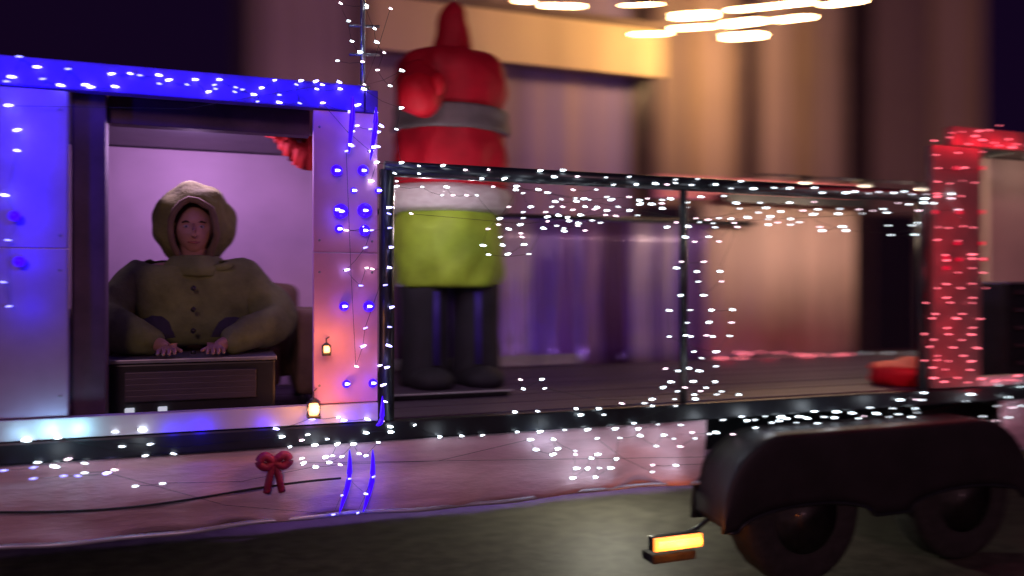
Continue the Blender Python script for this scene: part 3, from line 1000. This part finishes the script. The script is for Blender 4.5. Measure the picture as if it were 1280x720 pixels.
# ------------------------------------------------------------------ light strings
BULBS = {
  'header_blue': [(24,70.7),(46.5,83.6),(84.8,86.1),(14.6,96),(7.9,101.6),(53.3,98.6),(75.6,106.5),(106.9,105.9),(113.3,108.8),(143.8,108.2),(139.1,92.3),(162.8,91.9),(174.8,94.1),(198.4,93.8),(211.1,99.9),(199.1,104.6),(233.5,105.6),(10.7,131.6),(243.8,99.4),(273.8,99.4),(267.8,106.1),(269.1,111),(260.3,114.8),(294.4,109.1),(302.8,111.9),(293.4,114.8),(326.6,109.9),(316.9,118.1),(321.6,126.9),(349.1,118.5),(348.8,127.9),(374.6,129),(343.1,100.3),(375.9,100.9),(370.5,105.6),(394.7,101.6),(402.8,105.9),(396,111.2),(423.8,102.4),(424.7,111)],
  'left_blue': [(21.6,162.4),(21.2,188.1),(5.9,243.9),(21.5,270.6),(9.7,300.1),(3.5,352.6),(11.5,382.8)],
  'corner_blue': [(403.5,128.6),(447,131.3),(438.8,139.9),(469.7,140.3),(446.3,157.1),(476.3,157.1),(439.1,164.6),(463.1,161.3),(471.6,165),(440.6,183),(471,183),(433.1,188.8),(463.5,188.8),(432.6,287.8),(456.7,284.9),(464.2,287.8),(486.9,284.9),(486.2,259.4),(486.2,267),(433.1,337.4),(457.9,335),(464.9,336.2),(486.2,334.3),(450.8,357),(481.5,356.3),(489.3,384.1),(456.7,410.1),(486.9,408.7),(456.7,309.5),(488.5,309),(453.8,432.9),(485.8,431.9),(445.1,457.9),(474.7,456.9),(483.3,459.3),(479.2,481.2),(481.6,502),(422.6,521.8),(429.5,525.3),(459,523.9),(477.1,527),(389.2,523.2),(344.8,535.8)],
  'mast_white': [(455.6,105.9),(425.6,4),(458.1,6.5),(458.1,9.8),(488.1,10.6),(435.6,26.2),(468.1,35.6),(440,51.5),(470.6,52.5),(450,65),(480,65.6),(421.9,75.9),(453.1,77.1),(471.9,87.5),(502.5,88.1),(487.4,107.2)],
  'rail_white': [(454.7,111.2),(501.5,134.9),(495.6,161.5),(470.8,202.9),(501.5,203.3),(523.5,207.4),(553.5,206.9),(493.3,216.6),(523.5,217),(495.6,226.5),(463.8,226.2),(581.4,212.4),(610.4,212),(601.8,223.4),(630.4,223.4),(675.1,213.3),(692.6,221.1),(616.2,233.4),(645.6,232.8),(672.8,236.9),(703.6,212.7),(721.7,220.5),(757.1,221.7),(786.2,221.1),(766.8,231),(795,230.6),(819.3,229.5),(833.5,230.6),(716.2,237.2),(745,236.9),(844.2,224.5),(844.2,228.7),(871.7,223.8),(864.2,231.2),(894.2,230.5),(925.8,226.7),(913.3,235.5),(941.7,235.8),(967.5,234.7),(986.7,235.3),(875.8,246),(904.7,245),(1018,234.7),(1027.5,241),(1057.5,241),(1068,239.5),(1085.3,241.7),(1098.3,240),(1116.7,241),(1130,239.7),(1140,242.8),(1157,242.5),(1122.5,253.8),(1154.2,253.3),(1017.5,252.2),(1135.8,255.5),(1155.8,248.3),(1166.7,254.2),(1189.2,242),(1188.8,248),(1197.5,262)],
  'drop_white': [(495.6,232.9),(527.5,233.6),(558.2,233.6),(552.3,244),(485.7,259.3),(513.8,267),(644.4,237.2),(653.7,241.5),(683.9,240.9),(566.2,243.9),(583.2,244.1),(595.8,243.9),(635.7,258.6),(663.1,258.6),(693.6,251.8),(689.3,258.4),(653.7,265.2),(681.9,265.1),(624.6,273.2),(653.7,272.6),(683.9,271.1),(684.3,276.7),(623,280.8),(650.4,280.8),(635.7,286.2),(610,286.2),(679,285.3),(650.8,291.7),(625,296.4),(652.4,296.2),(627.9,306.1),(654.7,305.7),(634.7,317.7),(660.9,317.6),(603.8,306.7),(610.4,318.3),(701.3,248.9),(719.2,247.9),(729.9,248.5),(720.1,251.4),(736.7,249.9),(758.4,246.2),(786.2,246.2),(763.9,249.5),(703.2,258.4),(731.2,258.2),(715.9,262.3),(742.9,261.6),(746,259),(772.6,258.4),(758.1,263.1),(786.6,263.1),(697.8,269.1),(725.4,268.7),(756.7,268.7),(769.7,269.9),(796.7,269.3),(708.9,271.7),(711,276.1),(740,275.6),(722.5,278.9),(750.3,278.5),(695.8,282.2),(722.1,282),(704.6,285.3),(705,288.6),(731.2,288.2),(798.9,250.3),(809,248.3),(827.7,249.9),(837.8,248.3),(799.9,255.1),(814.4,255.1),(827.1,254.2),(827.7,260.4),(858,253.3),(856.3,259.7),(920,253.7),(950,253.3),(986.7,253.3),(924.2,260.8),(957,259.7),(948,265.7),(975.8,264.7),(962.5,270.5),(934.2,271.7),(913.3,273.3),(898.3,272.7),(885,274.7),(869.7,272.8),(960,274.2),(988,273.3),(960,280.8),(971.7,278.3),(988,280.8),(999.2,277.8),(1003.3,263.3),(1021.7,261.7),(1049.5,261.2),(1016.7,267.8),(1047.5,267.2),(1073.3,261.8),(1077.5,266.7),(1090.8,263.3),(1103.7,261.3),(1108.3,266),(1148,263.3),(1164.2,262.3),(1179.2,262.8),(1024.2,283.7),(1027.5,288.3),(1052.8,283.3),(1057.2,288),(1110.3,282),(1140.3,281.7),(1146.7,279.2),(1113.3,293.7),(1143,293),(1165,272),(1178.3,279.2),(1197,272)],
  'low_blue': [(436.5,598.5),(466.7,596.1),(427.1,619.4),(457.3,617.3),(416.7,643.3),(446.9,641.2),(41.5,584.5),(41.5,598.3),(79.4,595),(97.5,595),(133.6,591.4),(4.3,588.2)],
  'deck_white': [(487.5,533.3),(488.5,539.9),(518.1,531.5),(457.3,540.9),(441.7,555.1),(472.9,553.1),(549.3,546.1),(408.7,548.9),(421.5,555.1),(448.6,566.9),(457.3,569.7),(406.9,571.5),(415.6,569.7),(427.1,570.8),(411.1,578.1),(868.6,498.7),(844.3,507.5),(821.9,530.4),(850.7,531.2),(903.6,525),(926.9,520.7),(933.2,526),(943.5,525),(956.5,520.7),(964.9,528.3),(975.6,521.1),(982.9,523.1),(973.6,526),(997.9,520.7),(1017.8,514.3),(1001.7,520.7),(1008.5,522.7),(1029.9,521.1),(1045.4,514.7),(1042.5,522.1),(1064.9,516.2),(1079.4,520.1),(1087.2,509.6),(1095,516.8),(1115.4,510.4),(1122.8,517.8),(1124.6,499.9),(1143.6,511),(1145.6,515.9),(1154.3,491),(1152.4,500.1),(1145.6,499.3),(1213.3,492.9),(1207.2,501.8),(1260.1,496),(1246.3,507.9),(1265.3,509.4),(1276.6,507),(1248.5,481.9),(1276,484.1),(643,515),(671.8,514),(719.5,510.8),(748,510.8),(725.5,518.8),(754.5,518.5),(777,504.2),(805.5,504),(815,507.5),(646.2,540),(675,539.5),(705.5,537.5),(734.2,537),(768.8,536),(792,529),(797.5,536.2),(577,544.9),(603,544.1),(32.5,550.6),(72.2,547.7),(143.7,539.8),(177.6,537.3),(152.3,558.2),(187.7,555.3),(181.6,569.7),(216.6,567.2),(46.9,578.1),(84.8,574.1),(68.6,583.1),(105.8,579.1),(105.8,591),(143.3,587.4),(352,545.9),(384.5,543.4),(377.3,550.3),(362.1,558.6),(393.5,556.4),(377.3,573),(379.1,579.1)],
  'skirt_white': [(425,580.8),(975.6,534.7),(944.4,534.7),(829.3,543.9),(864.7,540.6),(886.7,542.5),(894.9,540.6),(915.7,542.9),(841.8,548.3),(868.6,548.3),(850.1,558.1),(995,528.3),(1021.5,529.3),(1072.6,523.1),(1110.6,521.1),(1138.7,521.7),(1228,520.7),(1260.1,521.6),(1210.3,524.7),(1243.9,526.2),(663,549.5),(691.2,549),(746.2,548),(774.5,547.5),(800,544.5),(670,562),(697,561),(718.8,563.8),(691.2,568),(718.8,568),(747,568),(738.8,572.5),(770,573.8),(720.5,585.5),(734.2,585.8),(748.8,585),(763.2,585),(715.8,597.5),(743.8,596.5),(820,557.5),(815.5,581.5),(844.5,581.5),(815,590),(169,607.7),(203.2,604.4),(394.2,583.5)],
  'post_white': [(833.3,283.9),(845,277.9),(890.8,279.2),(917.5,278.7),(874.2,277.5),(860,283),(893.8,284.2),(921.7,283.7),(856.3,296.3),(885.8,296),(868,302.2),(898.3,301.7),(851.6,327.2),(879.6,327.2),(845.3,334.9),(870.6,339.4),(899.5,339.1),(872.8,352.1),(901.7,351.7),(850.4,369.3),(879.3,369.1),(836.3,388),(862.5,387.7),(889,387.7),(915.2,387.1),(858.8,403.6),(885.9,403),(914.3,403.2),(836.3,420.6),(857,419.3),(863.4,420.6),(883.2,419.3),(890.5,420.6),(911.8,419.7),(867.1,439.8),(894.9,439.8)],
  'cluster_white': [(876.8,447.6),(831.7,460.8),(847.2,463.7),(860.8,460.2),(874.1,463.6),(894.9,457.9),(838.5,477.4),(866.3,476.8),(893.3,477.4),(828.7,484.4),(856,484.4),(882.2,484.7),(846.8,489.2),(875.4,489),(867.6,493.3),(895.8,493.1),(901.7,489.4),(923.1,493.3),(842.9,498.9),(650.5,474.5),(677,474.2),(653.8,486),(680.8,485.5),(815,499)],
  'far_white': [(907.5,458.5),(922.7,458.3),(934.7,458.9),(937.6,461.4),(940.6,453.1),(950.3,452.1),(977.9,452.1),(965.2,461.2),(1011.8,457.3),(1032.8,454.6),(1034.3,458.1),(1060,455),(1060,458.1),(1081.4,441),(1081.8,450.1),(1084.9,455),(1084.9,457.5),(1109,441),(1112.1,449.6),(1112.5,454.6),(1136.8,441.4),(1141.7,449.6),(1139.7,454.6)],
  'far_red': [(925,440.4),(930.8,442.9),(901.3,447.8),(926,447.8),(948.3,440.4),(973.6,441),(996,443.3),(992.1,448.6),(965.8,448.6),(1009.4,445.3),(1002.6,443.3),(1021.1,443.3),(1037.6,445.7),(1018.2,449.2),(1027.9,448.8),(1049.9,443.7),(1059,442.6),(1054.2,449.2)],
  'column_red': [(1155.3,450.7),(1162.1,434),(1166.9,424.9),(1166.9,472.5),(1166,459.5),(1172.5,210.2),(1205.5,209.5),(1171.8,227),(1186.8,229.5),(1202.5,226),(1218,228.2),(1171.2,242),(1171.2,245.8),(1201.2,245),(1172.5,283.8),(1185,285),(1203.8,283),(1216.2,284.2),(1171.2,300),(1197.5,301.2),(1181.2,318.8),(1215,318),(1196.2,210),(1228,210),(1228,265.5),(1168.8,265.5),(1198.8,265.5),(1228,303.8),(1198.8,323.8),(1228,323.8),(1182.8,325.5),(1214.9,323.1),(1184.3,335.3),(1197.1,340.8),(1214.9,335.3),(1228.6,340.8),(1182.8,355.1),(1214.9,354.8),(1171.2,360.3),(1200.5,360),(1231.7,360.3),(1182.8,372.2),(1215.5,372.2),(1156.8,378.7),(1187.4,378.1),(1214.9,378.7),(1169,392.4),(1202.6,392.4),(1165.1,398.2),(1195,397.9),(1224.9,398.5),(1183.7,410.1),(1215.8,409.8),(1155.3,417.8),(1185.2,417.8),(1213.9,418.1),(1202,425.1),(1191.3,434.3),(1221,434.9),(1171.5,444.7),(1204.2,444.7),(1185.2,451.7),(1213.9,451.7),(1170.6,449.9),(1181.2,462.1),(1212.4,462.4),(1196.5,472.5),(1179.7,477.3),(1209.7,478),(1243.9,476.4),(1251.5,474.9),(1272,469.7),(1271.4,475.8),(1262.2,475.2),(1226.2,473.7),(1205.7,530.2),(1238.4,531.4)],
  'arch_red': [(1248.8,157),(1235.8,162.5),(1223.8,163.8),(1218.8,170),(1202.5,165),(1190,165.8),(1186.8,171.8),(1228,175),(1210.8,180),(1260,174.2),(1242.5,178.8),(1248.8,182),(1265,184.2),(1276.2,182),(1270,180),(1167.5,175.8),(1170,193.5),(1197.5,191),(1228,190)],
}



def capsule(name, L, r):
    bm = bmesh.new()
    bm_tube(bm, [(-L, 0, 0), (-L * .75, 0, 0), (L * .3, 0, 0), (L * .8, 0, 0), (L, 0, 0)], [r * .5, r, r, r * .6, r * .2], 6)
    bmesh.ops.recalc_face_normals(bm, faces=bm.faces)
    me = bpy.data.meshes.new(name); bm.to_mesh(me); bm.free()
    for p in me.polygons: p.use_smooth = True
    return me


def sphere_me(name, r):
    bm = bmesh.new()
    bmesh.ops.create_icosphere(bm, subdivisions=2, radius=r)
    me = bpy.data.meshes.new(name); bm.to_mesh(me); bm.free()
    for p in me.polygons: p.use_smooth = True
    return me


CM = {}


def bulb_mesh(m, L=.009, r=.005):
    k = (m, L, r)
    if k not in CM:
        CM[k] = capsule('bulb', L, r)
        CM[k].materials.append(M[m])
        CM[k].materials.append(M['wire'])
        for p_ in CM[k].polygons:
            if p_.center.x < -.70 * L: p_.material_index = 1
    return CM[k]


SM = {}


def globe_mesh(m, r):
    if (m, r) not in SM:
        SM[(m, r)] = sphere_me('globe', r)
        SM[(m, r)].materials.append(M[m])
    return SM[(m, r)]


def string(key, name, label, cat, m, Yf, dim=.2, dimm=None, L=.010, r=.0038, lights=None, group='light strings on the float'):
    pts = [P(x, y, Yf(x, y) if callable(Yf) else Yf) for x, y in BULBS[key]]
    c = sum(pts, Vector()) / len(pts)
    root = empty(name, c, label, cat, group)
    # wire: short hops through nearest neighbours
    rest = pts[:]
    rest.sort(key=lambda p: (p.x, p.z))
    order = [rest.pop(0)]
    while rest:
        q = min(rest, key=lambda p: (p - order[-1]).length)
        rest.remove(q)
        order.append(q)
    bm = bmesh.new()
    seg = []
    for a, b in zip(order, order[1:]):
        if not seg: seg = [a + Vector((0, .008, 0))]
        mid = (a + b) / 2 + Vector((0, .012, -.05 * (b - a).length))
        seg += [mid, b + Vector((0, .008, 0))]
    if len(seg) > 1: bm_tube(bm, seg, .0009, 4)
    me = bpy.data.meshes.new('wire'); bm.to_mesh(me); bm.free()
    link('wire', me, M['wire'], root)
    for p in pts:
        q = random.random()
        mm = dimm if (dimm and q < dim) else (m + '_soft' if q < .5 and m + '_soft' in M else m)
        if q > .6: me = bulb_mesh(mm, L * 1.35, r * 1.35)
        else: me = bulb_mesh(mm, L, r)
        o = bpy.data.objects.new('bulb', me)
        COL.objects.link(o)
        o.parent = root
        o.location = p - root.location
        o.rotation_euler = (0, random.uniform(-.35, .35), random.uniform(-.5, .5))
    for (lx, ly, yy, pw, colr, rad) in lights or ():
        lamp(root, P(lx, ly, yy), pw, colr, rad)
    return root


BLUE = (.006, .0, 1)
hdr = [(x, 78 + .068 * x + 10, D - .07, .34, BLUE, .008) for x in range(6, 440, 36)]
string('header_blue', 'light_string', 'blue light string along the header of the lilac booth', 'light string', 'blue_bulb', D - .03, lights=hdr)
lft = [(28, y, D - .10, q_, BLUE, .01) for y, q_ in ((110, .5), (145, .7), (185, .7), (230, .5), (268, .6), (325, .4), (385, .3))]
g = string('left_blue', 'light_string', 'blue light string down the left side panel of the booth', 'light string', 'blue_bulb', D - .03, lights=lft)
for px, py in ((24, 327), (18, 270)):
    o = link('globe', globe_mesh('blue_globe', .022), None, g); o.location = P(px, py, D - .03)  # pools of blue light on the panel, modelled as glowing globes
crn = [(x, y, D - .05, .05, BLUE, .008) for (x, y) in
       ((438, 140), (468, 150), (436, 180), (466, 182), (421, 212), (452, 212), (422, 268), (456, 268), (430, 383), (461, 382), (433, 480), (465, 478), (462, 510), (440, 525))]
g = string('corner_blue', 'light_string', 'blue light string with round bulbs down the corner panel of the booth', 'light string', 'blue_bulb', D - .03, dim=.25, dimm='dim_bulb', lights=crn, L=.012, r=.004)
for px, py, rr in ((421, 213, .026), (454, 213, .026), (442, 238, .014), (473, 238, .016), (426, 264, .034), (456, 263, .034), (424, 286, .02), (456, 288, .026),
                   (430, 383, .022), (461, 383, .026), (433, 480, .019), (466, 479, .021), (421, 262, .014), (437, 181, .012), (466, 184, .012)):
    o = link('globe', globe_mesh('blue_globe', rr), None, g); o.location = P(px, py, D - .015)  # blue light pools around the bulbs, built as glowing globes
    bo = bpy.data.objects.new('bulb', bulb_mesh('blue_bulb', .012, .006)); COL.objects.link(bo); bo.parent = g; bo.location = P(px + 1, py, D - .05 - rr) - Vector(g.location)
for pts_ in (((441, 120), (440, 150), (436, 192)), ((470, 134), (469, 160), (463, 200)), ((437, 562), (436, 600), (424, 642)), ((466, 562), (465, 600), (454, 640)), ((478, 495), (477, 525), (470, 532))):
    tube('rope_light', spline([tuple(P(a_, b_, D - .035)) for a_, b_ in pts_], 5), [.002, .005, .008, .010, .012, .012, .012, .010, .008, .005, .002], M['blue_globe'], g, 8)  # blue glow bands on the panel, built as tapered glowing tubes
low = [(60, 540, D - .06, .28, (.35, .8, 1), .01), (95, 539, D - .06, .28, (.35, .8, 1), .01), (20, 545, D - .06, .12, (.35, .7, 1), .01), (437, 597, D - .08, .10, BLUE, .015), (466, 596, D - .08, .10, BLUE, .015), (425, 640, D - .07, .10, BLUE, .015), (455, 640, D - .07, .1, BLUE, .015),
       (450, 618, D - .07, .08, BLUE, .015), (250, 540, D - .05, .30, BLUE, .02), (215, 543, D - .05, .18, BLUE, .02), (330, 532, D - .05, .12, BLUE, .02), (440, 525, D - .05, .1, BLUE, .02), (390, 528, D - .05, .1, (.3, .1, 1), .02)]
string('low_blue', 'light_string', 'blue light string over the pale skirt under the corner of the booth', 'light string', 'blue_bulb', D - .07, lights=low)
string('mast_white', 'light_string', 'white light string wound round the thin mast above the booth', 'light string', 'white_bulb', D, dimm='dim_bulb', dim=.3)
rl = [(512, 245, 3.85, 2.6, (1, .80, .90), .008), (575, 248, 3.85, 2.2, (1, .80, .90), .008)] + [(x, 188 + .049 * x + 4, D - .08, .10, (.8, .88, 1), .02) for x in range(500, 1160, 75)]  # leading pair: fill lamps added behind the rail to brighten the fur hem
string('rail_white', 'light_string', 'white light string along the black top rail of the open section', 'light string', 'white_bulb', D - .015, dimm='dim_bulb', dim=.15, lights=rl)
string('drop_white', 'light_string', 'white icicle light string hanging below the black top rail', 'light string', 'white_bulb', lambda x, y: D + random.uniform(.0, .12), dimm='dim_bulb', dim=.25)
string('post_white', 'light_string', 'white light string round the dark post left of the cream backdrop', 'light string', 'white_bulb', D - .03, dimm='dim_bulb', dim=.2)
string('deck_white', 'light_string', 'white light string clustered along the black deck edge', 'light string', 'white_bulb', D - .02, dimm='dim_bulb', dim=.1, L=.011, r=.0042,
       lights=[(x, y, D - .12, p, (.8, .9, 1), .03) for x, y, p in ((60, 575, .12), (170, 560, .15), (400, 560, .15), (560, 548, .1), (700, 540, .15), (900, 530, .25), (960, 525, .3), (1040, 515, .3), (1120, 505, .2), (1250, 505, .2))])
string('skirt_white', 'light_string', 'white light string sagging over the pale skirt right of the booth', 'light string', 'white_bulb', D - .03, dimm='dim_bulb', dim=.1, L=.011, r=.0045,
       lights=[(735, 570, D - .1, .14, (.75, .88, 1), .03), (690, 552, D - .1, .12, (.45, .6, 1), .03), (840, 580, D - .1, .2, (.8, .88, 1), .03)])
string('far_white', 'light_string', 'white light string low behind the open section, left of the red booth', 'light string', 'white_bulb',
       FAR - .04, dimm='dim_bulb', dim=.2)
string('cluster_white', 'light_string', 'white light string bunched over the deck at the foot of the dark post', 'light string', 'white_bulb',
       D - .02, dimm='dim_bulb', dim=.2)
string('far_red', 'light_string', 'red light string along the far deck edge under the cream backdrop', 'light string', 'red_bulb', FAR - .05, L=.016, r=.008,
       lights=[(x, 446, FAR - .12, .14, (1, .02, .06), .03) for x in (910, 960, 1010, 1050)])
RED = (1, .01, .035)
string('arch_red', 'light_string', 'red light string along the top of the right hand booth', 'light string', 'red_bulb', D - .03,
       lights=[(x, 172 + .1 * (x - 1180), D - .07, .5, RED, .02) for x in (1180, 1205, 1230, 1255, 1275)])
g = string('column_red', 'light_string', 'dense red light string covering the side panel of the right hand booth', 'light string', 'red_bulb', D - .03, L=.014, r=.004,
           lights=[(x, y, D - .10, .20, RED, .006) for x, y in ((1180, 240), (1215, 270), (1190, 300), (1215, 335), (1195, 370), (1205, 410), (1190, 450), (1215, 470), (1250, 492), (1120, 462), (1150, 466), (1172, 330))])
for px, py in ((1196, 210), (1228, 210), (1228, 265), (1169, 265), (1199, 265), (1228, 304), (1197, 304), (1199, 324), (1230, 324), (1183, 335), (1183, 322)):
    o = link('globe', globe_mesh('red_globe', .013), None, g); o.location = P(px, py, D - .03)  # red glow discs around the bulbs, built as small globes

# purple wash bar added behind the deck to tint the street front
wash = empty('wash_light_bar', (2.0, FAR + .42, ZD - .15), 'low purple wash light bar behind the far edge of the float deck', 'stage light')
box('housing', (.3, FAR + .40, ZD - .17), (4.2, FAR + .47, ZD - .12), M['black_metal'], wash, .008)
for x in (.6, 2.2, 3.9):
    box('bracket', (x - .02, FAR + .062, ZD - .07), (x + .02, FAR + .40, ZD - .05), M['black_metal'], wash, .004)
    box('drop_arm', (x - .02, FAR + .402, ZD - .118), (x + .02, FAR + .43, ZD - .05), M['black_metal'], wash, .004)
for i in range(8):
    x = .45 + i * .51
    blob('wash_lens', (x, FAR + .475, ZD - .14), (.028, .012, .02), M['blue_globe'], wash, 2)
    lamp(wash, (x, FAR + .55, ZD - .13), (10, 10, 12, 16, 18, 16, 14, 12)[i], ((.55, .2, 1), (.3, .12, 1), (.5, .3, .9), (.3, .1, 1), (.3, .1, 1), (.55, .25, .95), (.6, .3, .9), (.5, .2, .9))[i], .02)
# fill lamp added under the blue booth's roof to brighten its inside
bx_ = P(240, 180, 4.0).x
bl = empty('ceiling_lamp', (bx_, 3.98, 2.355), 'small violet lamp under the roof of the booth lit in blue', 'lamp')
lathe('lamp_body', (bx_, 3.98), [(2.33, .04), (2.34, .05), (2.358, .05)], M['black_metal'], bl, 20)
lathe('lamp_lens', (bx_, 3.98), [(2.318, .02), (2.322, .035), (2.329, .035)], M['blue_globe'], bl, 20)
lamp(bl, (bx_, 4.3, 2.25), 17, (.80, .45, 1), .06)
